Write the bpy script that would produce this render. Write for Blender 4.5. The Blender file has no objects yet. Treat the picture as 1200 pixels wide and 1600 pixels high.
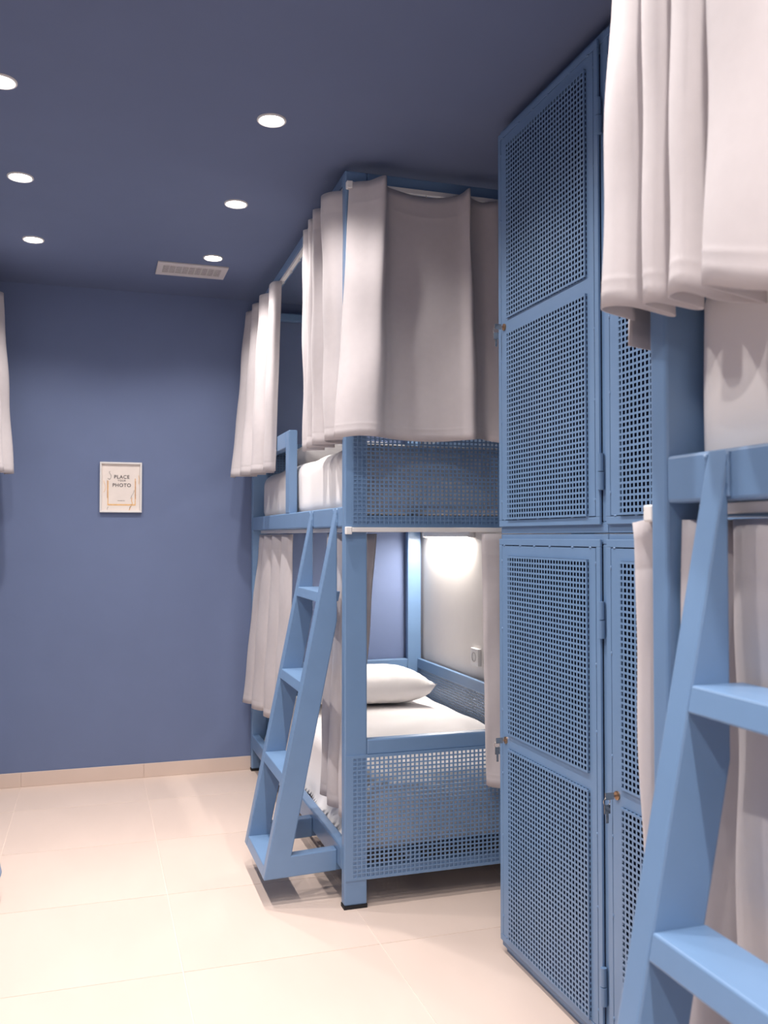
import bpy, math, random
import numpy as np
from mathutils import Vector

random.seed(7)
S = bpy.context.scene
COL = S.collection

# ------------------------------------------------------------------ camera
cam = bpy.data.cameras.new('camera')
cam.sensor_fit = 'VERTICAL'
cam.sensor_height = 36.0
cam.lens = 36.0 * 1416.6 / 1600.0
cam.clip_start = 0.05
cam.dof.use_dof = True
cam.dof.focus_distance = 3.0
cam.dof.aperture_fstop = 6.3
cam_o = bpy.data.objects.new('camera', cam)
COL.objects.link(cam_o)
cam_o.location = (0, 0, 1.26)
cam_o.rotation_euler = (math.pi / 2 + 0.0266, 0, -0.3087)
S.camera = cam_o

# ------------------------------------------------------------------ view, world and light levels
S.view_settings.view_transform = 'Standard'
S.view_settings.look = 'None'
S.view_settings.gamma = 1.0
S.view_settings.use_curve_mapping = False
S.view_settings.exposure = 0.08

world = bpy.data.worlds.new('world')
S.world = world
world.use_nodes = True
bg = world.node_tree.nodes['Background']
bg.inputs[0].default_value = (0.9, 0.92, 1.0, 1)
bg.inputs[1].default_value = 0.0

SPOT_W = 36.0            # main beam of each ceiling downlight
SPILL_W = 21.0           # wide spill of the same lamp
SPOT_COL = (1.0, 0.925, 0.875)
LENS_E = 40.0
LED_W = 11.0              # reading light under the far upper bunk
LED_COL = (1.0, 0.93, 0.86)


# ------------------------------------------------------------------ materials
def lin(c):
    return tuple(((v / 255) / 12.92 if v / 255 <= 0.04045 else ((v / 255 + 0.055) / 1.055) ** 2.4) for v in c)


def mat(name, rgb, rough=0.5, metal=0.0, var=0.05, scale=6.0, bump=0.0, bscale=200.0, spec=0.5, stretch=None, sheen=0.0):
    m = bpy.data.materials.new(name)
    m.use_nodes = True
    nt = m.node_tree
    b = nt.nodes['Principled BSDF']
    b.inputs['Roughness'].default_value = rough
    b.inputs['Metallic'].default_value = metal
    b.inputs['Specular IOR Level'].default_value = spec
    if sheen:
        b.inputs['Sheen Weight'].default_value = sheen
    c = lin(rgb)
    tc = nt.nodes.new('ShaderNodeTexCoord')
    src = tc.outputs['Object']
    if stretch:
        mp = nt.nodes.new('ShaderNodeMapping')
        mp.inputs['Scale'].default_value = stretch
        nt.links.new(src, mp.inputs[0])
        src = mp.outputs[0]
    n = nt.nodes.new('ShaderNodeTexNoise')
    n.inputs['Scale'].default_value = scale
    n.inputs['Detail'].default_value = 5
    nt.links.new(src, n.inputs['Vector'])
    r = nt.nodes.new('ShaderNodeValToRGB')
    r.color_ramp.elements[0].position = 0.3
    r.color_ramp.elements[1].position = 0.7
    r.color_ramp.elements[0].color = (*[v * (1 - var) for v in c], 1)
    r.color_ramp.elements[1].color = (*[min(1, v * (1 + var)) for v in c], 1)
    nt.links.new(n.outputs['Fac'], r.inputs[0])
    nt.links.new(r.outputs[0], b.inputs['Base Color'])
    if bump:
        n2 = nt.nodes.new('ShaderNodeTexNoise')
        n2.inputs['Scale'].default_value = bscale
        nt.links.new(src, n2.inputs['Vector'])
        bp = nt.nodes.new('ShaderNodeBump')
        bp.inputs['Strength'].default_value = bump
        bp.inputs['Distance'].default_value = 0.002
        nt.links.new(n2.outputs['Fac'], bp.inputs['Height'])
        nt.links.new(bp.outputs[0], b.inputs['Normal'])
    return m


def emit(name, rgb, strength):
    m = bpy.data.materials.new(name)
    m.use_nodes = True
    nt = m.node_tree
    b = nt.nodes['Principled BSDF']
    b.inputs['Base Color'].default_value = (0.9, 0.9, 0.9, 1)
    b.inputs['Emission Color'].default_value = (*rgb, 1)
    b.inputs['Emission Strength'].default_value = strength
    return m


NAVY = mat('navy wall paint', (105, 120, 155), rough=0.75, var=0.02, bump=0.15, bscale=350)
NAVY_SHADE = mat('navy paint dimmed as shade', (98, 111, 142), rough=0.85, var=0.02, bump=0.12, bscale=350)  # same paint as the walls, with the ceiling's dimmer light put into the colour
WHITE_W = mat('white wall paint', (225, 220, 215), rough=0.8, var=0.02, bump=0.1, bscale=300)
BLUE = mat('blue enamel on steel', (107, 138, 175), rough=0.37, var=0.03, scale=9, bump=0.06, bscale=60, spec=0.7)
CLOTH = mat('pale grey curtain cloth', (194, 188, 190), rough=0.75, var=0.02, scale=40, bump=0.15, bscale=900, sheen=0.1)
LINEN = mat('white cotton', (235, 231, 230), rough=0.85, var=0.015, bump=0.1, bscale=500)
TILE = mat('beige porcelain tile', (216, 197, 185), rough=0.42, var=0.035, scale=3.5, bump=0.03, bscale=90, spec=0.35, stretch=(1, 0.35, 1))
GROUT = mat('pale grout', (224, 207, 196), rough=0.9, var=0.02)
PLASTIC = mat('white plastic', (228, 226, 224), rough=0.4, var=0.01)
CHROME = mat('nickel plated metal', (190, 182, 174), rough=0.22, metal=1.0, var=0.05, scale=60)
BRASS = mat('worn brass', (186, 150, 118), rough=0.3, metal=1.0, var=0.05, scale=60)
RUBBER = mat('black rubber', (26, 26, 30), rough=0.8, var=0.05)
VENT = mat('off white vent paint', (205, 200, 200), rough=0.5, var=0.01)
DARK = mat('dark duct', (48, 44, 42), rough=0.9, var=0.05)
PAPER = mat('cream paper print', (236, 226, 218), rough=0.6, var=0.03, scale=18)
GOLD = mat('gold print ink', (232, 190, 134), rough=0.5, var=0.12, scale=50)
COPPER = mat('brown print ink', (190, 140, 104), rough=0.5, var=0.12, scale=50)
INK = mat('dark print ink', (78, 70, 72), rough=0.6, var=0.05)
LINER_SHADE = mat('navy interior shade', (22, 34, 74), rough=0.8, var=0.05)  # dark colour stands in for the shade inside the lockers
SOCKET = mat('grey plastic', (172, 166, 164), rough=0.5, var=0.02)
SLAT = mat('dark slat board', (72, 82, 104), rough=0.7, var=0.05)
LENS = emit('lit lamp lens', (1.0, 0.93, 0.88), LENS_E)
LED = emit('lit reading light', LED_COL, 14.0)


# ------------------------------------------------------------------ mesh helpers
class M:
    """collects shapes; tf maps local coordinates (used for mirrored bunks)"""
    def __init__(self, mx=1, my=1):
        self.v, self.f, self.mx, self.my = [], [], mx, my

    def add(self, vs, fs):
        o = len(self.v)
        self.v += [tuple(p) for p in vs]
        self.f += [tuple(i + o for i in q) for q in fs]
        return self

    def box(self, x0, x1, y0, y1, z0, z1):
        return self.hexa([(x0, y0, z0), (x1, y0, z0), (x1, y1, z0), (x0, y1, z0), (x0, y0, z1), (x1, y0, z1), (x1, y1, z1), (x0, y1, z1)])

    def hexa(self, c):
        return self.add(c, [(3, 2, 1, 0), (4, 5, 6, 7), (0, 1, 5, 4), (1, 2, 6, 5), (2, 3, 7, 6), (3, 0, 4, 7)])

    def prism_y(self, pts, y0, y1):            # polygon in xz (ccw seen from -y), extruded along y
        n = len(pts)
        vs = [(x, y0, z) for x, z in pts] + [(x, y1, z) for x, z in pts]
        fs = [tuple(range(n)), tuple(reversed(range(n, 2 * n)))]
        fs += [(i, i + n, (i + 1) % n + n, (i + 1) % n) for i in range(n)]
        return self.add(vs, fs)

    def tube(self, path, r, n=10, caps=True):
        P = [Vector(p) for p in path]
        vs, fs = [], []
        for i, p in enumerate(P):
            t = (P[min(i + 1, len(P) - 1)] - P[max(i - 1, 0)]).normalized()
            a = Vector((0, 0, 1)) if abs(t.z) < 0.9 else Vector((1, 0, 0))
            u = t.cross(a).normalized()
            w = u.cross(t)
            rr = r[i] if isinstance(r, (list, tuple)) else r
            for k in range(n):
                an = 2 * math.pi * k / n
                vs.append(p + rr * (math.cos(an) * u - math.sin(an) * w))
        for i in range(len(P) - 1):
            for k in range(n):
                a, b = i * n + k, i * n + (k + 1) % n
                fs.append((a, b, b + n, a + n))
        if caps:
            fs.append(tuple(reversed(range(n))))
            fs.append(tuple(range((len(P) - 1) * n, len(P) * n)))
        return self.add(vs, fs)

    def lathe(self, prof, c, n=32):            # prof: (r, z) from outside; axis z through c
        vs, fs = [], []
        m = len(prof)
        for k in range(n):
            a = 2 * math.pi * k / n
            for r, z in prof:
                vs.append((c[0] + r * math.cos(a), c[1] + r * math.sin(a), c[2] + z))
        for k in range(n):
            for j in range(m - 1):
                a, b = k * m + j, ((k + 1) % n) * m + j
                fs.append((a, b, b + 1, a + 1))
        return self.add(vs, fs)

    def perf(self, org, u, v, us, vs_, holes_u, holes_v, th):
        """perforated sheet: us, vs_ cut lines; a cell is a hole where both cell flags are set"""
        org, u, v = np.array(org, float), np.array(u, float), np.array(v, float)
        w = np.cross(u, v)
        nu, nv = len(us), len(vs_)
        UU, VV = np.meshgrid(us, vs_, indexing='ij')
        P = org + UU[..., None] * u + VV[..., None] * v
        A = P.reshape(-1, 3)
        B = (P - th * w).reshape(-1, 3)
        N = nu * nv
        fs = []
        idx = lambda i, j: i * nv + j
        for i in range(nu - 1):
            for j in range(nv - 1):
                a, b, c, d = idx(i, j), idx(i + 1, j), idx(i + 1, j + 1), idx(i, j + 1)
                if holes_u[i] and holes_v[j]:
                    for p, q in ((a, b), (b, c), (c, d), (d, a)):
                        fs.append((q, p, p + N, q + N))
                else:
                    fs.append((a, b, c, d))
                    fs.append((d + N, c + N, b + N, a + N))
        for i in range(nu - 1):
            for j, fl in ((0, 0), (nv - 1, 1)):
                p, q = idx(i, j), idx(i + 1, j)
                fs.append((p, p + N, q + N, q) if not fl else (q, q + N, p + N, p))
        for j in range(nv - 1):
            for i, fl in ((0, 1), (nu - 1, 0)):
                p, q = idx(i, j), idx(i, j + 1)
                fs.append((p, p + N, q + N, q) if not fl else (q, q + N, p + N, p))
        return self.add([tuple(x) for x in np.vstack([A, B])], fs)

    def build(self, name, material, parent=None, loc=(0, 0, 0), bevel=0.0, smooth=False, solid=0.0):
        mx, my = self.mx, self.my
        vs = [(x * mx, y * my, z) for x, y, z in self.v]
        fs = [tuple(reversed(q)) for q in self.f] if mx * my < 0 else self.f
        me = bpy.data.meshes.new(name)
        me.from_pydata(vs, [], fs)
        me.materials.append(material)
        me.update()
        if smooth:
            me.polygons.foreach_set('use_smooth', [True] * len(me.polygons))
        o = bpy.data.objects.new(name, me)
        COL.objects.link(o)
        o.location = loc
        if parent:
            o.parent = parent
        if solid:
            md = o.modifiers.new('thickness', 'SOLIDIFY')
            md.thickness = solid
            md.offset = 0
        if bevel:
            md = o.modifiers.new('bevel', 'BEVEL')
            md.width = bevel
            md.segments = 2
            md.limit_method = 'ANGLE'
            md.angle_limit = math.radians(40)
        return o


def cuts(start, end, m0, n, pitch, hole):
    """cut lines from start to end with n holes, first hole at start+m0; returns lines, hole flags"""
    ls, fl = [start], []
    p = start + m0
    for i in range(n):
        ls += [p, p + hole]
        fl += [0, 1]
        p += pitch
    ls.append(end)
    fl.append(0)
    return ls, fl


def fit_cuts(start, end, margin, pitch=0.0142, ratio=0.67):
    n = max(1, int(round((end - start - 2 * margin) / pitch)))
    p = (end - start - 2 * margin) / n
    h = p * ratio
    return cuts(start, end, margin + (p - h) / 2, n, p, h)


def crom(P, sub):
    P = [Vector(p) for p in P]
    P = [P[0] * 2 - P[1]] + P + [P[-1] * 2 - P[-2]]
    out = []
    for i in range(1, len(P) - 2):
        for k in range(sub):
            t = k / sub
            a, b, c, d = P[i - 1], P[i], P[i + 1], P[i + 2]
            out.append(.5 * ((2 * b) + (c - a) * t + (2 * a - 5 * b + 4 * c - d) * t * t + (3 * b - a - 3 * c + d) * t ** 3))
    out.append(P[-2])
    return out


def empty(name, loc):
    o = bpy.data.objects.new(name, None)
    COL.objects.link(o)
    o.location = loc
    o.empty_display_size = 0.1
    return o


def tag(o, label=None, cat=None, group=None, kind=None):
    if label: o['label'] = label
    if cat: o['category'] = cat
    if group: o['group'] = group
    if kind: o['kind'] = kind
    return o


def copy_tree(o, parent=None):
    c = o.copy()
    COL.objects.link(c)
    c.parent = parent
    for ch in list(o.children):
        copy_tree(ch, c)
    return c


# ------------------------------------------------------------------ room
X0, X1, Y0, Y1, HC = -1.545, 1.795, -1.7, 4.932, 2.55


def struct(name, m, material):
    return tag(m.build(name, material), kind='structure')


floor = struct('floor', M().box(X0 - .1, X1 + .1, Y0 - .1, Y1 + .1, -0.10, -0.0015), GROUT)
struct('ceiling', M().box(X0 - .1, X1 + .1, Y0 - .1, Y1 + .1, HC, HC + .1), NAVY_SHADE)
struct('wall_back', M().box(X0 - .1, X1 + .1, Y1, Y1 + .1, -.1, HC), NAVY)
struct('wall_front', M().box(X0 - .1, X1 + .1, Y0 - .1, Y0, -.1, HC), WHITE_W)
struct('wall_left', M().box(X0 - .1, X0, Y0, Y1, -.1, HC), NAVY)
struct('wall_right', M().box(X1, X1 + .1, Y0, Y1, -.1, HC), WHITE_W)

xs = [-0.343 + 0.597 * k for k in range(-4, 6)]
ys = [2.706 + 0.597 * k for k in range(-9, 6)]
for i in range(len(xs) - 1):
    for j in range(len(ys) - 1):
        a, b = max(xs[i] + .0015, X0), min(xs[i + 1] - .0015, X1)
        c, d = max(ys[j] + .0015, Y0), min(ys[j + 1] - .0015, Y1)
        if b - a > .02 and d - c > .02:
            cx, cy = (a + b) / 2, (c + d) / 2
            M().box(a - cx, b - cx, c - cy, d - cy, -.008, 0).build('tile', TILE, floor, loc=(cx, cy, 0), bevel=.0008)
# skirting along the back wall, cut from the floor tile
bb = struct('baseboard_back', M().box(X0, X1, Y1 - .007, Y1, .0, .070), GROUT)
for i in range(len(xs) - 1):
    a, b = max(xs[i] + .0012, X0), min(xs[i + 1] - .0012, X1)
    if b - a > .02:
        M().box(a, b, Y1 - .011, Y1 - .004, .0005, .072).build('tile', TILE, bb, bevel=.001)
struct('baseboard_left', M().box(X0, X0 + .010, Y0, Y1 - .011, .0, .072), TILE)
struct('baseboard_right', M().box(X1 - .004, X1, Y0, Y1 - .011, .0, .072), TILE)


# ------------------------------------------------------------------ ceiling downlights
def downlight(x, y, label):
    r = tag(empty('ceiling_downlight', (x, y, HC)), label, 'ceiling light', 'recessed ceiling downlights')
    M().lathe([(.0455, 0), (.0455, -.003), (.0435, -.0055), (.039, -.005), (.0365, -.001), (.0365, 0)], (0, 0, 0), 40).build('trim_ring', PLASTIC, r, smooth=True)
    M().lathe([(.0365, -.0014), (.026, -.0034), (.012, -.0044), (.0001, -.0046)], (0, 0, 0), 32).build('lamp_lens', LENS, r, smooth=True)
    for nm, w, ang, bl in (('downlight_beam', SPOT_W, 84, 1.0), ('downlight_spill', SPILL_W, 136, .6)):
        l = bpy.data.lights.new(nm, 'SPOT')
        l.energy = w
        l.color = SPOT_COL
        l.spot_size = math.radians(ang)
        l.spot_blend = bl
        l.shadow_soft_size = 0.022
        lo = bpy.data.objects.new(nm, l)
        COL.objects.link(lo)
        lo.parent = r
        lo.location = (0, 0, -.028)
    return r


DL = [(.512, 4.213, 'small round ceiling downlight shining just beside the white air vent'),
      (.512, 3.495, 'round ceiling downlight second from the air vent in the row beside the far bunk'),
      (.512, 2.752, 'largest bright ceiling downlight in the row beside the far bunk, third from the vent'),
      (.512, 2.035, 'ceiling downlight just above the top edge of the picture near its middle'),
      (-.265, 4.186, 'round ceiling downlight lowest of the three near the left edge of the picture'),
      (-.265, 3.467, 'round ceiling downlight in the middle of the three near the left edge'),
      (-.265, 2.745, 'round ceiling downlight cut off by the left edge of the picture'),
      (-.265, 2.035, 'ceiling downlight of the row over the bunk at the left, fourth from the back wall')]
for x, y, lb in DL:
    downlight(x, y, lb)
ORD = ('fifth', 'sixth', 'seventh', 'eighth', 'ninth')
for k, y in enumerate((1.32, .60, -.12, -.84, -1.4)):
    for x, side in ((.512, 'row beside lockers'), (-.265, 'row by left bunk')):
        downlight(x, y, 'ceiling downlight out of frame, %s from back wall in %s' % (ORD[k], side))

# ------------------------------------------------------------------ air vent
vent = tag(empty('air_vent', (.437, 4.437, HC)), 'white slatted rectangular air vent in the navy ceiling', 'vent')
fm = M()
for a in ((-.165, .165, -.101, -.068), (-.165, .165, .068, .101), (-.165, -.137, -.068, .068), (.137, .165, -.068, .068)):
    fm.box(a[0], a[1], a[2], a[3], -.008, 0)
fm.build('frame', VENT, vent, bevel=.0015)
M().box(-.137, .137, -.068, .068, -.0012, 0).build('backing', DARK, vent)
for k in range(6):
    y = -.068 + .136 * (k + .5) / 6
    M().hexa([(-.137, y - .0042, -.0066), (.137, y - .0042, -.0066), (.137, y + .0045, -.0078), (-.137, y + .0045, -.0078),
              (-.137, y - .0042, -.0058), (.137, y - .0042, -.0058), (.137, y + .0045, -.0070), (-.137, y + .0045, -.0070)]).build('slat', VENT, vent)
for k in range(1, 9):
    x = -.137 + .274 * k / 9
    M().box(x - .001, x + .001, -.068, .068, -.0055, -.001).build('divider', VENT, vent)

# ------------------------------------------------------------------ framed picture on the back wall
pic = tag(empty('picture_frame', (.128, Y1, 1.3835)), 'white framed cream and gold poster reading PLACE YOUR PHOTO on the navy back wall', 'picture')
W2, HH = .1055, .262
fm = M()
for a in ((-W2, W2, 0, .009), (-W2, W2, HH - .009, HH), (-W2, -W2 + .009, .009, HH - .009), (W2 - .009, W2, .009, HH - .009)):
    fm.box(a[0], a[1], -.017, 0, a[2], a[3])
fm.build('frame', PLASTIC, pic, bevel=.001)
M().box(-W2 + .009, W2 - .009, -.006, -.001, .009, HH - .009).build('print', PAPER, pic)
yb = -.0066
g = M()
for a in ((-.067, -.062, .044, .165), (.070, .0745, .044, .178), (-.067, .0745, .036, .044)):
    g.box(a[0], a[1], yb, -.0058, a[2], a[3])
g.build('gold_border', GOLD, pic)
for a in ((-.069, -.0665, .075, .168), (.0725, .0755, .070, .165)):
    M().box(a[0], a[1], yb - .0003, -.0058, a[2], a[3]).build('copper_border', COPPER, pic)


def ribbon(pts, w, name, material, parent, y):
    m = M()
    m.tube([(p.x, y, p.y) for p in crom([(a, b, 0) for a, b in pts], 4)], w, n=5)
    return m.build(name, material, parent)


ribbon([(-.085, .105), (-.079, .118), (-.077, .135), (-.082, .150), (-.086, .166)], .0012, 'gold_swirl', GOLD, pic, -.006)
ribbon([(-.066, .178), (-.056, .172), (-.050, .184), (-.051, .196), (-.058, .206), (-.056, .214)], .0010, 'ink_swirl', INK, pic, -.006)
ribbon([(.068, .118), (.064, .104), (.057, .092), (.052, .080), (.049, .072)], .0008, 'ink_swirl', INK, pic, -.006)
ribbon([(.055, .042), (.052, .034), (.046, .028), (.044, .014)], .0014, 'ink_swirl', INK, pic, -.006)
ribbon([(.056, .078), (.054, .062), (.058, .048), (.050, .030), (.042, .012)], .0022, 'gold_swirl', GOLD, pic, -.0055)
ribbon([(-.068, .014), (-.066, .022), (-.063, .030)], .0009, 'ink_swirl', INK, pic, -.006)
ribbon([(.089, .195), (.091, .175), (.090, .150)], .0013, 'gold_swirl', GOLD, pic, -.006)


def lettering(txt, size, x, z, parent, y, material, spacing=1.0, bold=0.0):
    c = bpy.data.curves.new('lettering', 'FONT')
    c.body = txt
    c.size = size
    c.align_x = 'CENTER'
    c.space_character = spacing
    c.offset = bold
    t = bpy.data.objects.new('lettering_curve', c)
    COL.objects.link(t)
    dg = bpy.context.evaluated_depsgraph_get()
    me = bpy.data.meshes.new_from_object(t.evaluated_get(dg))
    bpy.data.objects.remove(t)
    me.materials.clear()
    me.materials.append(material)
    o = bpy.data.objects.new('lettering', me)
    COL.objects.link(o)
    o.parent = parent
    o.location = (x, y, z)
    o.rotation_euler = (math.pi / 2, 0, 0)
    return o


lettering('PLACE', .0255, .004, .177, pic, -.0068, INK, 1.1, .0004)
lettering('YOUR', .0130, .004, .162, pic, -.0068, INK, 1.25, .0002)
lettering('PHOTO', .0255, .004, .134, pic, -.0068, INK, 1.1, .0004)
tm = M()
for k, w in enumerate((.0025, .003, .0025, .004, .003, .0025, .003, .0025)):
    tm.box(-.016 + k * .0048, -.016 + k * .0048 + w, -.0067, -.0059, .0600, .0628)
tm.build('small_print', INK, pic)


# ------------------------------------------------------------------ bunk beds
BW, BL = .979, 1.937
ZB0, ZB1 = 1.291, 1.361          # upper deck side beam


def add_mirror(f):
    return f


def bunk(loc, mx, my, label, lad_y, dz=0.0, detail=True):
    """steel bunk bed; local x from the aisle side to the wall, local y from the ladder end"""
    r = tag(empty('bunk_bed', loc), label, 'bunk bed', 'blue steel bunk beds')
    N = lambda: M(mx, my)
    zt0, zt1 = 2.520, 2.484       # the top frame sags a little toward the back end
    for x0, x1 in ((0, .08), (BW - .092, BW - .012)):
        for y0, y1, zt in ((0, .04, zt0), (BL - .04, BL, zt1)):
            p = N().box(x0, x1, y0, y1, .012, zt).build('post', BLUE, r, bevel=.005)
            N().box(x0 - .001, x1 + .001, y0 - .001, y1 + .001, 0, .012).build('foot_cap', RUBBER, p)
    ye = BL - .04
    zs = lambda y: zt0 + (zt1 - zt0) * y / BL
    for x0, x1 in ((.0005, .04), (BW - .0525, BW - .0125)):
        c = [(x0, .04, zs(.04) - .04), (x1, .04, zs(.04) - .04), (x1, ye, zs(ye) - .04), (x0, ye, zs(ye) - .04),
             (x0, .04, zs(.04)), (x1, .04, zs(.04)), (x1, ye, zs(ye)), (x0, ye, zs(ye))]
        N().hexa(c).build('top_rail', BLUE, r, bevel=.004)
        N().box(x0, x1, .04, ye, ZB0 + dz, ZB1 + dz).build('side_rail', BLUE, r, bevel=.005)
        N().box(x0, x1, .04, ye, .120, .195).build('side_rail', BLUE, r, bevel=.005)
    xw = BW - .092
    for y0, y1, zt in ((.0005, .0395, zt0), (ye + .0005, BL - .0005, zt1)):
        N().box(.08, xw, y0, y1, zt - .04, zt).build('top_rail', BLUE, r, bevel=.004)
        for z0, z1 in ((ZB0, ZB1 - .03), (1.713, 1.765), (.095, .132), (.513, .565)):
            N().box(.08, xw, y0, y1, z0, z1).build('end_rail', BLUE, r, bevel=.004)
    # perforated end sheets screwed over the posts
    for y, s in ((-.0002, -1), (BL + .0002, 1)):
        for z0, z1 in ((.095, .515), (ZB0, 1.715)):
            us, hu = fit_cuts(.004, BW - .016, .024, .0160)
            vs, hv = fit_cuts(0, z1 - z0, .008)
            m = N()
            if s < 0:
                m.perf((0, y - .003, z0), (1, 0, 0), (0, 0, 1), us, vs, hu, hv, .003)
            else:
                us2 = [BW - u for u in reversed(us)]
                m.perf((BW, y + .003, z0), (-1, 0, 0), (0, 0, 1), us2, vs, list(reversed(hu)), hv, .003)
            m.build('perforated_panel', BLUE, r)
    # wall side: rail and perforated sheet
    for z0, z1 in ((.513, .565), (1.713, 1.765)):
        N().box(BW - .034, BW - .012, .04, ye, z0, z1).build('wall_rail', BLUE, r, bevel=.003)
        us, hu = fit_cuts(0, ye - .04, .012, .0160)
        h0 = .195 if z0 < 1 else ZB1
        vs, hv = fit_cuts(0, z0 - h0, .006)
        m = N().perf((BW - .020, ye, h0), (0, -1, 0), (0, 0, 1), us, vs, hu, hv, .0015)
        m.build('perforated_panel', BLUE, r)
    # guard rail of the upper bed, toward the back end
    g = N()
    g.box(.0005, .039, .940, 1.012, ZB1 + dz - .001, 1.728)
    g.box(.0005, .039, 1.012, ye + .002, 1.656, 1.728)
    g.build('guard_rail', BLUE, r, bevel=.004)
    # slats
    for zt in (.150, 1.315):
        for k in range(10):
            y = .09 + k * (BL - .18 - .09) / 9
            N().box(.041, BW - .054, y, y + .09, zt, zt + .018).build('slat', SLAT, r)
    for zt in (.128, 1.296):
        for x0 in (.25, .65):
            N().box(x0, x0 + .04, .04, ye, zt, zt + .022).build('slat_bearer', BLUE, r)
    # curtain tracks
    def track(p0, p1, end_caps, gliders=True):
        m = N()
        d = (Vector(p1) - Vector(p0)).normalized()
        s = Vector((d.y, -d.x, 0)) * .0085
        up = Vector((0, 0, .016))
        c = []
        for z in (Vector((0, 0, 0)), up):
            for q, sg in ((p0, -1), (p1, -1), (p1, 1), (p0, 1)):
                c.append(tuple(Vector(q) + sg * s + z))
        m.hexa([c[0], c[1], c[2], c[3], c[4], c[5], c[6], c[7]])
        t = m.build('curtain_track', PLASTIC, r, bevel=.002)
        for q in end_caps:
            e = N().box(q[0] - .0105, q[0] + .0105, q[1] - .011, q[1] + .011, q[2] - .008, q[2] + .018).build('end_cap', PLASTIC, t, bevel=.003)
        n = int((Vector(p1) - Vector(p0)).length / .16) if gliders else 0
        for k in range(n):
            q = Vector(p0).lerp(Vector(p1), (k + .5) / n)
            hm = N()
            hm.tube([q + Vector((0, 0, 0)), q + Vector((0, 0, -.012))], .0028, 6)
            hm.tube([q + Vector((0, 0, -.012)) + .005 * Vector((math.cos(a), 0, math.sin(a))) for a in [i * math.pi / 4 for i in range(7)]], .0013, 5)
            hm.build('glider', PLASTIC, t)
        return t
    track((.012, .02, zs(.02) - .058), (.012, ye, zs(ye) - .058), [(.012, .02, zs(.02) - .058)])
    track((.012, -.010, zt0 - .060), (BW - .03, -.010, zt0 - .060), [(.012, -.010, zt0 - .060)])
    track((.050, .06, ZB0 + dz - .017), (.050, ye - .02, ZB0 + dz - .017), [], False)
    track((.012, -.010, ZB0 + dz * .9 - .017), (BW - .03, -.010, ZB0 + dz * .9 - .017), [(.010, -.010, ZB0 + dz * .9 - .017)], False)
    # ladder: two raked stringers with foot bars, four steps
    lad = bpy.data.objects.new('ladder', None)
    COL.objects.link(lad)
    lad.parent = r
    prof = [(0.0002, .098), (0.0002, .172), (-.160, .165), (0.0002, .962), (0.0002, ZB1 + dz + .001), (-.256, .090)]
    y = lad_y
    for ys_ in (y, y + .371):
        N().prism_y(list(reversed(prof)), ys_, ys_ + .044).build('stringer', BLUE, lad, bevel=.004)
        N().box(.0003, .03, ys_ + .004, ys_ + .040, .100, .121).build('foot_plate', BLUE, lad)
    fx = lambda z: -.256 + (z - .090) * .256 / (ZB1 + dz - .09)
    for z in (.126, .438, .751, 1.064):
        a = fx(z)
        b = fx(z - .036)
        N().prism_y(list(reversed([(a + .083, z), (a + .001, z), (b + .001, z - .036), (b + .083, z - .036)])), y + .0435, y + .3715).build('step', BLUE, lad, bevel=.003)
    # weld beads where the stringers meet the deck rail
    for ys_ in (y + .046, y - .002, y + .417, y + .369):
        wb = N()
        rs = random.Random(int(ys_ * 1000))
        wb.tube([(-.001, ys_ + rs.uniform(-.001, .001), ZB0 + dz + .004 + k * .0055) for k in range(12)], [.003 + rs.uniform(-.0012, .0012) for k in range(12)], 6)
        wb.build('weld', BLUE, lad, smooth=True)
    return r


FAR = (.811, 2.983, 0)
NEAR = (.811, 1.198, 0)
LEFT = (-.553, 2.983, 0)
bunk(FAR, 1, 1, 'blue steel bunk bed with ladder, standing against the back wall behind the lockers', .100)
bunk(NEAR, 1, -1, 'blue steel bunk bed with ladder in the foreground, cut off by the right edge', .135, dz=.018)
bunk(LEFT, -1, 1, 'blue steel bunk bed cut off by the left edge, only its ladder foot in view', .040)


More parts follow.
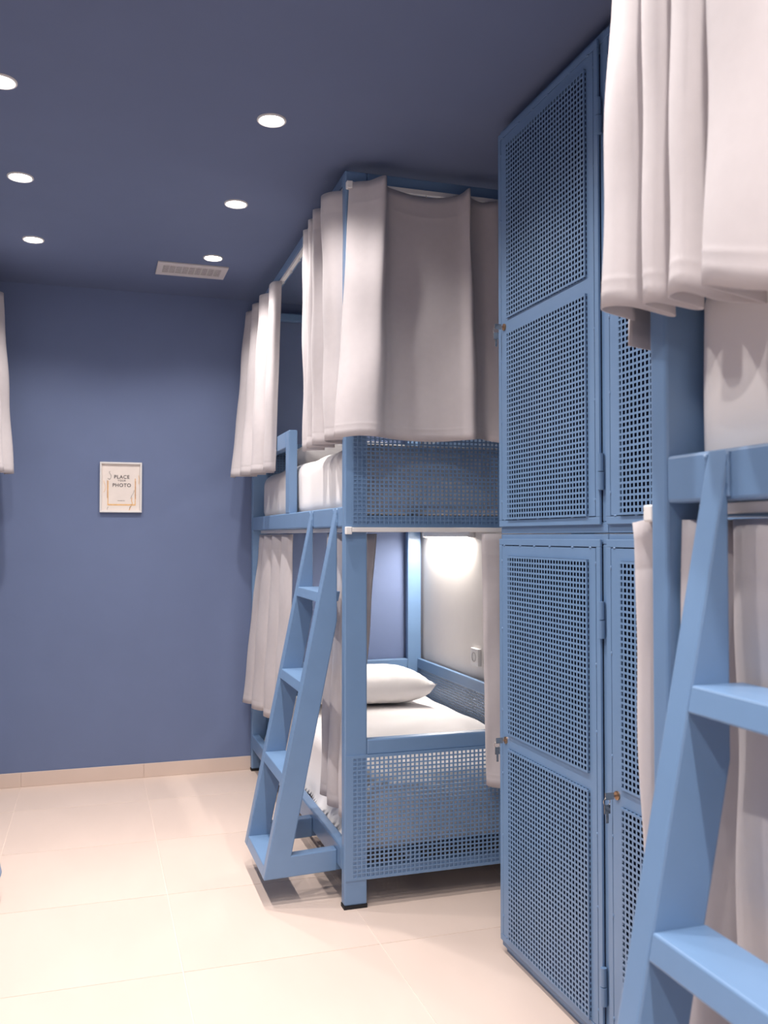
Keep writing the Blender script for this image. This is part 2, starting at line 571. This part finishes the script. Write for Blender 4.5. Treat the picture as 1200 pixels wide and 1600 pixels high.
# ------------------------------------------------------------------ bedding
def soft_box(x0, x1, y0, y1, z0, z1, r, seed, wob=.0035, n=(14, 28, 7), skirt=0.0):
    """rounded box with gently uneven faces; skirt lets the aisle side hang in folds"""
    rs = np.random.RandomState(seed)
    ph = rs.uniform(0, 6.28, 12)
    nx, ny, nz = n

    def f(p):
        x, y, z = p
        cx, cy, cz = min(max(x, x0 + r), x1 - r), min(max(y, y0 + r), y1 - r), min(max(z, z0 + r), z1 - r)
        d = Vector((x - cx, y - cy, z - cz))
        if d.length > 1e-6:
            q = Vector((cx, cy, cz)) + d.normalized() * r
        else:
            q = Vector(p)
        w = wob * (math.sin(9 * q.x + ph[0]) * math.sin(7 * q.y + ph[1]) + .6 * math.sin(17 * q.y + 11 * q.z + ph[2]))
        nrm = d.normalized() if d.length > 1e-6 else Vector((0, 0, 1))
        q = q + nrm * w
        t = max(0, min(1, (z1 - r - z) / (z1 - z0 - r)))
        if skirt and x < x0 + .02:
            q.x = min(q.x, x0 + (q.x - x0) * (1 - t))
            q.z = q.z * (1 - t) + (z0 + (z - z0) * .9) * t
            q.x += -skirt * t ** 2 * (.74 + .18 * math.sin(21 * q.y + 2.6 * math.sin(7 * q.y + ph[3]) + 9 * q.z + ph[4]) + .05 * math.sin(39 * q.y - 20 * q.z + ph[5]))
        return tuple(q)
    V, F = [], []

    def grid(fn, a, b, flip):
        o = len(V)
        for i in range(a + 1):
            for j in range(b + 1):
                V.append(f(fn(i / a, j / b)))
        for i in range(a):
            for j in range(b):
                q = (o + i * (b + 1) + j, o + (i + 1) * (b + 1) + j, o + (i + 1) * (b + 1) + j + 1, o + i * (b + 1) + j + 1)
                F.append(tuple(reversed(q)) if flip else q)
    L = lambda a, b, t: a + (b - a) * t
    nb = lambda t: t
    grid(lambda s, t: (L(x0, x1, s), L(y0, y1, t), z1), nx * 2, ny * 2, False)
    grid(lambda s, t: (L(x0, x1, s), L(y0, y1, t), z0), nx * 2, ny * 2, True)
    grid(lambda s, t: (L(x0, x1, s), y0, L(z0, z1, t)), nx * 2, nz * 2, False)
    grid(lambda s, t: (L(x0, x1, s), y1, L(z0, z1, t)), nx * 2, nz * 2, True)
    grid(lambda s, t: (x0, L(y0, y1, s), L(z0, z1, t)), ny * 4, nz * 2, True)
    grid(lambda s, t: (x1, L(y0, y1, s), L(z0, z1, t)), ny * 2, nz * 2, False)
    return V, F


def weld_mesh(o, d=.0008):
    import bmesh
    bm = bmesh.new()
    bm.from_mesh(o.data)
    bmesh.ops.remove_doubles(bm, verts=bm.verts, dist=d)
    bmesh.ops.recalc_face_normals(bm, faces=bm.faces)
    bm.to_mesh(o.data)
    bm.free()


def mattress(loc, mx, my, z, label, seed, r=.07, skirt=0.0, x0=.046, h=.255):
    m = M(mx, my)
    V, F = soft_box(x0, BW - .060, .045, BL - .075, 0, h, r, seed, skirt=skirt)
    m.add(V, F)
    o = m.build('mattress', LINEN, None, loc=(loc[0], loc[1], z), smooth=True)
    weld_mesh(o)
    return tag(o, label, 'mattress', 'white covered mattresses')


def pillow(c, sx, sy, h, rz, tilt, label, seed):
    rs = np.random.RandomState(seed)
    n = 28
    V, F = [], []
    for side in (1, -1):
        o = len(V)
        for i in range(n + 1):
            for j in range(n + 1):
                u, v = -1 + 2 * i / n, -1 + 2 * j / n
                pin = 1 - .10 * (1 - abs(u) ** 2) * abs(v) ** 3
                piv = 1 - .10 * (1 - abs(v) ** 2) * abs(u) ** 3
                t = ((1 - abs(u) ** 4.0) * (1 - abs(v) ** 2.8)) ** .44 if abs(u) < 1 and abs(v) < 1 else 0
                t *= 1 + .05 * math.sin(5 * u + seed) * math.sin(4 * v + 1)
                e = max(abs(u), abs(v))
                wr = .006 * math.sin(22 * math.atan2(v, u) + seed) * e ** 4 * (1 if e < .98 else .3)
                zz = side * t * h / 2 * (1.0 if side > 0 else .75) + wr
                zz += .035 * (abs(u) ** 5) * (abs(v) ** 5)          # corners curl up
                V.append((u * sx / 2 * piv, v * sy / 2 * pin, zz))
        for i in range(n):
            for j in range(n):
                q = (o + i * (n + 1) + j, o + (i + 1) * (n + 1) + j, o + (i + 1) * (n + 1) + j + 1, o + i * (n + 1) + j + 1)
                F.append(q if side > 0 else tuple(reversed(q)))
    ob = M().add(V, F).build('pillow', LINEN, None, smooth=True)
    weld_mesh(ob, .0015)
    ob.location = c
    ob.rotation_euler = (tilt[0], tilt[1], rz)
    return tag(ob, label, 'pillow', 'white bed pillows')


mattress(FAR, 1, 1, .168, 'white sheeted lower mattress of the far bunk with a pillow on it', 3, r=.045, skirt=.062, x0=.098, h=.234)
mattress(FAR, 1, 1, 1.333, 'white sheeted upper mattress of the far bunk behind its guard rail', 5, r=.06)
mattress(NEAR, 1, -1, 1.333, 'white sheeted upper mattress of the foreground bunk under the hanging curtain', 8, r=.045, h=.315, x0=.043)
mattress(NEAR, 1, -1, .168, 'white sheeted lower mattress of the foreground bunk behind its ladder', 9, r=.05, skirt=.062, x0=.098, h=.234)
mattress(LEFT, -1, 1, 1.333, 'white upper mattress of the bunk beyond the left edge', 11)
mattress(LEFT, -1, 1, .168, 'white lower mattress of the bunk beyond the left edge', 12)
pillow((1.322, 4.50, .487), .64, .46, .205, 0.03, (0, 0, 0), 'plump white pillow on the lower mattress of the far bunk by the back wall', 2)
pillow((1.28, 4.50, 1.662), .66, .44, .16, 0.0, (0, 0, 0), 'white pillow on the upper mattress of the far bunk', 4)


# ------------------------------------------------------------------ curtains
def curtain(label, top, bot, zt, zb, seed=1, sub=8, power=1.0, group='pale grey bunk curtains', nv=34, hem=.042, header=.075, clip=None):
    """top and bot: matching control points (x, y[, dz]) of the folds at the track and at the hem"""
    rs = random.Random(seed)
    if clip:
        bot = [(.811 + (p[0] - .811) * .72 if p[0] > .811 else p[0],) + tuple(p[1:]) for p in bot]
    t3 = [(p[0], p[1], zt + (p[2] if len(p) > 2 else 0)) for p in top]
    b3 = [(p[0], p[1], zb + (p[2] if len(p) > 2 else 0)) for p in bot]
    A, B = crom(t3, sub), crom(b3, sub)
    n = len(A)
    H = zt - zb
    rows = [(k / nv, 0) for k in range(nv + 1)]
    for zc in (1 - hem / H, header / H):
        rows = [q for q in rows if abs(q[0] - zc) > .008]
        rows += [(zc - .0035, 0), (zc, 1), (zc + .0035, 0)]
    rows.sort()
    ph = [rs.uniform(0, 6.28) for _ in range(8)]
    V = []
    for s, cr in rows:
        e = s ** power
        row = []
        for i in range(n):
            p = A[i].lerp(B[i], e)
            p.z = A[i].z + (B[i].z - A[i].z) * s
            u = i / (n - 1)
            row.append(p)
        for i in range(n):
            tg = row[min(i + 1, n - 1)] - row[max(i - 1, 0)]
            nn = Vector((-tg.y, tg.x, 0))
            nn = nn.normalized() if nn.length > 1e-9 else Vector((0, 0, 0))
            u = i / (n - 1)
            w = .0035 * math.sin(7 * s * H + 9 * u + ph[0]) * math.sin(3.1 * s * H - 5 * u + ph[1]) + .0018 * math.sin(19 * s * H + 14 * u + ph[2])
            w *= min(1, s * 6)
            if cr:
                w -= .0005
            V.append(tuple(row[i] + nn * w))
    F = []
    R = len(rows)
    for a in range(R - 1):
        for i in range(n - 1):
            F.append((a * n + i, a * n + i + 1, (a + 1) * n + i + 1, (a + 1) * n + i))
    cx, cy = sum(p[0] for p in V) / len(V), sum(p[1] for p in V) / len(V)
    m = M().add([(x - cx, y - cy, z - zb) for x, y, z in V], F)
    o = m.build('curtain', CLOTH, None, loc=(cx, cy, zb), smooth=True, solid=.0025)
    return tag(o, label, 'curtain', group)


# far bunk, upper, across the end that faces the camera
curtain('wide pale grey curtain hung across the upper end of the far bunk beside the lockers',
        [(.822, 2.972, -.002), (.845, 2.958, .004), (.885, 2.935, .004), (.930, 2.900, .014), (.948, 2.945, .0), (.975, 2.963, -.004), (1.06, 2.956, -.022), (1.14, 2.950, -.022),
         (1.215, 2.940, -.006), (1.243, 2.908, .010), (1.262, 2.950, -.004), (1.31, 2.962, -.014), (1.36, 2.930, -.016), (1.42, 2.962, -.010), (1.50, 2.940, -.010), (1.58, 2.960, -.010)],
        [(.756, 2.920, -.006), (.785, 2.890, -.004), (.830, 2.868, .0), (.885, 2.862, -.002), (.930, 2.885, -.004), (.980, 2.905, -.006), (1.06, 2.915, -.008), (1.14, 2.912, -.006),
         (1.200, 2.890, -.002), (1.240, 2.868, .0), (1.275, 2.895, .006), (1.32, 2.930, .004), (1.365, 2.900, -.006), (1.42, 2.940, .0), (1.50, 2.91, .0), (1.58, 2.94, .0)],
        2.470, 1.592, seed=3, power=1.15)
# far bunk, upper, aisle side
curtain('gathered pale grey curtain at the near corner of the far bunk, upper aisle side',
        [(.822, 3.015), (.770, 3.05), (.755, 3.10), (.790, 3.155), (.835, 3.175), (.790, 3.20), (.757, 3.235), (.800, 3.275), (.840, 3.295), (.790, 3.315), (.765, 3.345), (.800, 3.385), (.838, 3.405), (.800, 3.430), (.772, 3.462), (.79, 3.485)],
        [(.835, 3.000), (.790, 3.02), (.760, 3.07), (.800, 3.130), (.850, 3.150), (.790, 3.18), (.752, 3.220), (.800, 3.265), (.850, 3.285), (.785, 3.305), (.758, 3.340), (.800, 3.380), (.845, 3.400), (.800, 3.425), (.770, 3.462), (.79, 3.485)],
        2.462, 1.592, seed=5)
curtain('gathered pale grey curtain at the rear corner of the far bunk, upper aisle side',
        [(.815, 4.110), (.780, 4.13), (.774, 4.20), (.795, 4.28), (.840, 4.31), (.790, 4.34), (.762, 4.40), (.795, 4.47), (.838, 4.49), (.790, 4.52), (.757, 4.58), (.790, 4.63), (.835, 4.65), (.785, 4.68), (.752, 4.75), (.78, 4.82)],
        [(.806, 4.205), (.780, 4.215), (.758, 4.25), (.775, 4.30), (.820, 4.32), (.755, 4.35), (.720, 4.40), (.750, 4.45), (.810, 4.47), (.735, 4.50), (.695, 4.55), (.725, 4.60), (.790, 4.62), (.705, 4.65), (.668, 4.70), (.70, 4.76)],
        2.440, 1.565, seed=6)
# far bunk, lower
curtain('pale grey curtain hanging at the rear corner of the far bunk, lower aisle side',
        [(.868, 4.10), (.850, 4.14), (.846, 4.24), (.872, 4.32), (.895, 4.34), (.865, 4.37), (.843, 4.46), (.865, 4.55), (.892, 4.57), (.862, 4.60), (.842, 4.68), (.862, 4.74), (.890, 4.76), (.86, 4.79), (.845, 4.845)],
        [(.868, 4.10), (.830, 4.15), (.812, 4.24), (.835, 4.31), (.880, 4.34), (.830, 4.37), (.797, 4.45), (.820, 4.54), (.865, 4.57), (.805, 4.60), (.775, 4.68), (.800, 4.74), (.850, 4.77), (.785, 4.80), (.760, 4.86)],
        1.268, .375, seed=8, clip=True)
curtain('pale grey curtain behind the far bunk ladder, lower aisle side by the front post',
        [(.956, 3.085), (.905, 3.052), (.850, 3.075), (.846, 3.12), (.875, 3.16), (.902, 3.18), (.865, 3.20), (.846, 3.24), (.870, 3.28), (.900, 3.30), (.866, 3.325), (.846, 3.36), (.88, 3.40)],
        [(.895, 3.066), (.875, 3.045), (.850, 3.07), (.836, 3.12), (.860, 3.17), (.905, 3.19), (.855, 3.215), (.828, 3.26), (.860, 3.31), (.900, 3.33), (.858, 3.355), (.835, 3.40), (.87, 3.45)],
        1.268, .275, seed=9, clip=True)
curtain('pale grey curtain hanging between the far bunk end and the lockers, lower half',
        [(1.312, 2.972), (1.33, 2.962), (1.38, 2.957), (1.42, 2.97), (1.45, 2.957), (1.50, 2.97), (1.55, 2.957), (1.60, 2.97), (1.66, 2.960)],
        [(1.318, 2.950, .010), (1.335, 2.940, .004), (1.38, 2.925), (1.42, 2.955), (1.45, 2.930), (1.50, 2.96), (1.55, 2.93), (1.60, 2.96), (1.66, 2.95)],
        1.268, .375, seed=10)
# near bunk, upper aisle side
curtain('large pale grey folded curtain in the foreground, upper aisle side of the right bunk',
        [(.805, 1.215), (.765, 1.20), (.752, 1.165), (.770, 1.140), (.800, 1.130), (.795, 1.120), (.753, 1.102), (.762, 1.075), (.795, 1.066), (.790, 1.056), (.748, 1.035), (.748, .998), (.775, .982), (.815, .975), (.800, .962), (.748, .942), (.735, .905), (.748, .85), (.785, .80), (.82, .77), (.775, .74), (.745, .69), (.775, .63), (.815, .60), (.775, .57), (.75, .52), (.78, .47)],
        [(.810, 1.235, .02), (.742, 1.215, .026), (.729, 1.175, .022), (.748, 1.142, .014), (.800, 1.130, .002), (.790, 1.118, .002), (.731, 1.100, .006), (.740, 1.070, .004), (.795, 1.062, -.004), (.788, 1.052, -.004), (.727, 1.030, -.002), (.727, .997, -.002), (.775, .985, -.014), (.840, .980, -.014), (.820, .965, -.014), (.728, .948, -.008), (.706, .915, -.018), (.720, .86, -.036), (.770, .80, -.05), (.82, .77, -.06), (.765, .74, -.05), (.725, .69, -.05), (.765, .63, -.06), (.815, .60, -.06), (.765, .57, -.06), (.735, .52, -.06), (.77, .47, -.06)],
        2.462, 1.580, seed=11)
# near bunk, end curtain facing the lockers
curtain('pale grey curtain on the locker end of the foreground bunk, upper half',
        [(.835, 1.212), (.87, 1.226), (.93, 1.214), (1.0, 1.228), (1.1, 1.214), (1.2, 1.228), (1.3, 1.214), (1.4, 1.226), (1.5, 1.214)],
        [(.800, 1.236), (.86, 1.258), (.93, 1.235), (1.0, 1.258), (1.1, 1.232), (1.2, 1.256), (1.3, 1.232), (1.4, 1.256), (1.5, 1.232)],
        2.462, 1.560, seed=12)
curtain('narrow pale grey curtain on the locker end of the foreground bunk, lower half',
        [(.826, 1.214, .006), (.811, 1.240), (.828, 1.262), (.86, 1.225), (.89, 1.235), (.91, 1.213), (.93, 1.235), (.95, 1.213)],
        [(.850, 1.225), (.834, 1.250), (.846, 1.272), (.87, 1.235), (.90, 1.262), (.92, 1.226), (.94, 1.262), (.96, 1.226)],
        1.282, .375, seed=13, power=.4)
curtain('pale grey curtain behind the foreground ladder, lower aisle side of the right bunk',
        [(.833, 1.150), (.838, 1.138), (.850, 1.120), (.885, 1.105), (.900, 1.092), (.875, 1.075), (.851, 1.058), (.846, 1.02), (.852, .97), (.890, .94), (.895, .92), (.865, .89), (.848, .84), (.87, .78), (.90, .76), (.866, .74), (.848, .68), (.87, .62), (.90, .60), (.87, .57), (.85, .52)],
        [(.818, 1.152), (.826, 1.138), (.840, 1.115), (.885, 1.100), (.915, 1.085), (.885, 1.065), (.860, 1.045), (.842, 1.00), (.848, .95), (.895, .925), (.905, .91), (.855, .88), (.832, .83), (.86, .78), (.90, .76), (.856, .74), (.832, .68), (.86, .62), (.90, .60), (.86, .57), (.84, .52)],
        1.284, .300, seed=14, clip=True)
# left bunk, upper rear corner
ML = lambda P: [(-.553 - (p[0] - .811), p[1] - .02) for p in P]
curtain('pale grey curtain at the left edge of the picture before the navy wall',
        ML([(.800, 4.090), (.775, 4.13), (.770, 4.20), (.795, 4.28), (.840, 4.31), (.790, 4.34), (.762, 4.40), (.795, 4.47), (.838, 4.49), (.780, 4.52), (.722, 4.58), (.760, 4.63), (.835, 4.65), (.755, 4.68), (.690, 4.75), (.76, 4.82)]),
        ML([(.806, 4.120), (.775, 4.16), (.762, 4.22), (.775, 4.29), (.820, 4.31), (.755, 4.34), (.720, 4.39), (.750, 4.45), (.810, 4.47), (.715, 4.50), (.660, 4.55), (.705, 4.60), (.790, 4.62), (.680, 4.65), (.632, 4.70), (.68, 4.76)]),
        2.440, 1.560, seed=16)


# ------------------------------------------------------------------ lockers
XF, DEP, LW, LH = 1.192, .595, .6085, 1.2455


def tray(w0, w1, z0, z1, d):
    """perforated tray, proud of the door by d: face plus one row of holes on each return"""
    m = M()
    us, hu = fit_cuts(0, w1 - w0, .003, .0158, .63)
    vs, hv = fit_cuts(0, z1 - z0, .003, .0142, .63)
    # door faces -x; w runs toward -y
    m.perf((-d, -w0, z0), (0, -1, 0), (0, 0, 1), us, vs, hu, hv, .0009)
    dd, hd = cuts(0, d, d * .28, 1, d, d * .5)
    m.perf((0, -w1, z0), (1, 0, 0), (0, 0, 1), [x - d for x in dd], vs, hd, hv, .0012)      # near side
    m.perf((0, -w0, z0), (-1, 0, 0), (0, 0, 1), [x for x in dd], vs, hd, hv, .0012)         # far side
    m.perf((-d, -w0, z1), (0, -1, 0), (1, 0, 0), us, dd, hu, hd, .0012)                     # top
    m.perf((0, -w0, z0), (0, -1, 0), (-1, 0, 0), us, dd, hu, hd, .0012)                     # underside
    return m


def ring(m, x0, x1, w0, w1, z0, z1, t):
    m.box(x0, x1, -w1, -w0, z0, z0 + t)
    m.box(x0, x1, -w1, -w0, z1 - t, z1)
    m.box(x0, x1, -w0 - t, -w0, z0 + t, z1 - t)
    m.box(x0, x1, -w1, -w1 + t, z0 + t, z1 - t)


def locker():
    """origin at the far front bottom corner; x into the locker, -y toward the camera"""
    r = empty('locker', (0, 0, 0))
    c = M()
    t = .0015
    c.box(.0, DEP, -t, 0, 0, LH)
    c.box(.0, DEP, -LW, -LW + t, 0, LH)
    c.box(.0, DEP, -LW + t, -t, 0, t)
    c.box(.0, DEP, -LW + t, -t, LH - t, LH)
    c.box(DEP - t, DEP, -LW + t, -t, t, LH - t)
    c.build('carcass', BLUE, r)
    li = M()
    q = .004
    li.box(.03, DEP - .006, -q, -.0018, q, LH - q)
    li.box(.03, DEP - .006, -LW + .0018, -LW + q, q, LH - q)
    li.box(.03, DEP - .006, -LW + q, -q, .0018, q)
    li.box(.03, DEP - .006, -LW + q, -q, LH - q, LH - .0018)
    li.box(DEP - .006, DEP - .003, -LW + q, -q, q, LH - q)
    li.build('shade_lining', LINER_SHADE, r)  # added dark sheets that paint in the unlit hollow behind the holes
    f = M()
    ring(f, .0, .025, .0005, LW - .0005, .0005, LH - .0005, .026)
    f.build('face_frame', BLUE, r, bevel=.003)
    d = bpy.data.objects.new('door', None)
    COL.objects.link(d)
    d.parent = r
    d.location = (-.0025, 0, 0)
    # angle-iron outer frame and an inner plate separated by a fine groove
    w0, w1, z0, z1 = .003, .585, .020, 1.232
    o = M()
    ring(o, -.007, -.0002, w0, w1, z0, z1, .019)
    o.build('door_frame', BLUE, d, bevel=.0015)
    a, b, e, g = w0 + .0215, w1 - .0215, z0 + .0215, z1 - .0215
    pw0, pw1 = .066, .531
    p = M()
    PZ = ((.041, .606), (.648, 1.181))
    p.box(-.0065, -.001, -pw0, -a, e, g)
    p.box(-.0065, -.001, -b, -pw1, e, g)
    p.box(-.0065, -.001, -pw1, -pw0, e, PZ[0][0])
    p.box(-.0065, -.001, -pw1, -pw0, PZ[0][1], PZ[1][0])
    p.box(-.0065, -.001, -pw1, -pw0, PZ[1][1], g)
    p.build('door_plate', BLUE, d)
    for q in PZ:
        tray(pw0 + .0005, pw1 - .0005, q[0] + .0005, q[1] - .0005, .013).build('perforated_panel', BLUE, d)
    wd = M()
    rs = random.Random(4)
    for k in range(6):
        for zz in (e - .001, g + .001):
            y = -(a + .03 + k * (b - a - .06) / 5 + rs.uniform(-.02, .02))
            wd.tube([(-.0062, y - .005, zz), (-.0066, y, zz), (-.0062, y + .005, zz)], [.0018, .003, .0018], 6)
        for ww in (a - .001, b + .001):
            z = e + .06 + k * (g - e - .12) / 5 + rs.uniform(-.03, .03)
            wd.tube([(-.0062, -ww, z - .005), (-.0066, -ww, z), (-.0062, -ww, z + .005)], [.0018, .003, .0018], 6)
    tag(wd.build('weld', BLUE, d, smooth=True), kind='stuff')
    for z in (.150, 1.035):
        h = M()
        h.tube([(-.0070, -.590, z - .045), (-.0070, -.590, z - .001)], .0092, 12)
        h.tube([(-.0070, -.590, z + .001), (-.0070, -.590, z + .045)], .0078, 12)
        h.build('hinge', BLUE, d, smooth=False)
    k = M()
    k.tube([(-.006, -.046, .627), (-.0105, -.046, .627), (-.0110, -.046, .627)], [.0105, .0105, .009], 20)
    k.build('lock_cylinder', BRASS, d)
    return r


def key_set():
    """key in the lock with a second one hanging from its ring; origin at the face of the lock"""
    r = empty('key_set', (0, 0, 0))
    m = M()
    m.box(-.006, 0, -.0012, .0012, -.003, .003)
    m.box(-.030, -.006, -.0011, .0011, -.0085, .0085)
    m.build('key', CHROME, r, bevel=.001)
    m = M()
    m.tube([(-.0255 + .0085 * math.cos(a), .0012 * math.sin(2 * a), -.011 + .0095 * math.sin(a)) for a in [i * math.pi / 9 for i in range(19)]], .0009, 6)
    m.build('ring', CHROME, r, smooth=True)
    m = M()
    m.box(-.0335, -.0170, -.0028, -.0012, -.040, -.0185)
    m.box(-.0290, -.0215, -.0026, -.0014, -.062, -.040)
    m.build('key', CHROME, r, bevel=.001)
    return r


LK0 = locker()
SP = [(2.5475, .020, 'lower blue locker next to the far bunk, standing on the floor', 'lower locker next to the far bunk'),
      (2.5475, 1.2685, 'upper blue locker next to the far bunk, close under the ceiling', 'upper locker next to the far bunk'),
      (1.9365, .020, 'lower blue locker half hidden behind the foreground bunk ladder', 'lower locker behind the foreground ladder'),
      (1.9365, 1.2685, 'upper blue locker half hidden behind the foreground grey curtain', 'upper locker behind the foreground curtain')]
K0 = key_set()
for i, (y, z, lb, short) in enumerate(SP):
    o = LK0 if i == 0 else copy_tree(LK0)
    o.location = (XF, y, z)
    tag(o, lb, 'locker', 'blue steel lockers')
    if i < 3:
        q = K0 if i == 0 else copy_tree(K0)
        q.location = (XF - .0133, y - .046, z + .627)
        tag(q, 'small metal keys hanging in the lock of the ' + short, 'keys', 'locker keys')
for y in (2.5475, 1.9365):
    pl = M()
    pl.box(.012, DEP - .01, -LW + .004, -.004, 0, .0195)
    tag(pl.build('locker_plinth', BLUE, None, loc=(XF, y, 0)), 'low blue plinth under the lower locker %s' % ('next to the far bunk' if y > 2 else 'behind the foreground ladder'), 'plinth', 'locker plinths')

# ------------------------------------------------------------------ reading light and socket on the white wall
def reading_light(z, label, w, lit=LED):
    rl = tag(empty('reading_light', (X1, 4.48, z)), label, 'wall light')
    M().box(-.030, -.0005, -.33, .33, -.006, .022).build('housing', PLASTIC, rl, bevel=.003)
    M().box(-.027, -.006, -.30, .30, -.012, -.0055).build('diffuser', LED, rl, bevel=.003)
    for s in (-1, 1):
        M().box(-.033, -.0005, s * .33 - .012, s * .33 + .012, -.010, .024).build('end_cap', PLASTIC, rl, bevel=.003)
    la = bpy.data.lights.new('reading_light_beam', 'AREA')
    la.shape = 'RECTANGLE'
    la.size, la.size_y = .018, .58
    la.energy = w
    la.color = LED_COL
    lo = bpy.data.objects.new('reading_light_beam', la)
    COL.objects.link(lo)
    lo.parent = rl
    lo.location = (-.0165, 0, -.0135)


reading_light(1.262, 'lit white strip reading light on the wall under the upper far bunk', LED_W)
reading_light(2.18, 'lit white strip reading light inside the upper far bunk, hidden by its curtain', LED_W * .35)

so = tag(empty('wall_socket', (X1, 4.115, .668)), 'white round power socket on the white wall above the far lower mattress', 'socket')
M().box(-.020, -.0005, -.045, .045, -.042, .042).build('face_plate', PLASTIC, so, bevel=.003)
m = M()
for k in range(24):
    pass
prof = [(.024, .0), (.024, .0015), (.0205, .0015), (.0195, -.010 + .006), (.0001, -.004)]
vs, fs = [], []
nn = 28
for k in range(nn):
    a = 2 * math.pi * k / nn
    for r_, h_ in prof:
        vs.append((-.0205 - h_, r_ * math.cos(a), r_ * math.sin(a)))
for k in range(nn):
    for j in range(len(prof) - 1):
        a, b = k * len(prof) + j, ((k + 1) % nn) * len(prof) + j
        fs.append((a, a + 1, b + 1, b))
m.add(vs, fs).build('socket_well', SOCKET, so, smooth=False)
pm = M()
for s in (-1, 1):
    pm.tube([(-.0160, s * .0095, 0), (-.0190, s * .0095, 0)], .0026, 8)
pm.build('pin_holes', RUBBER, so)
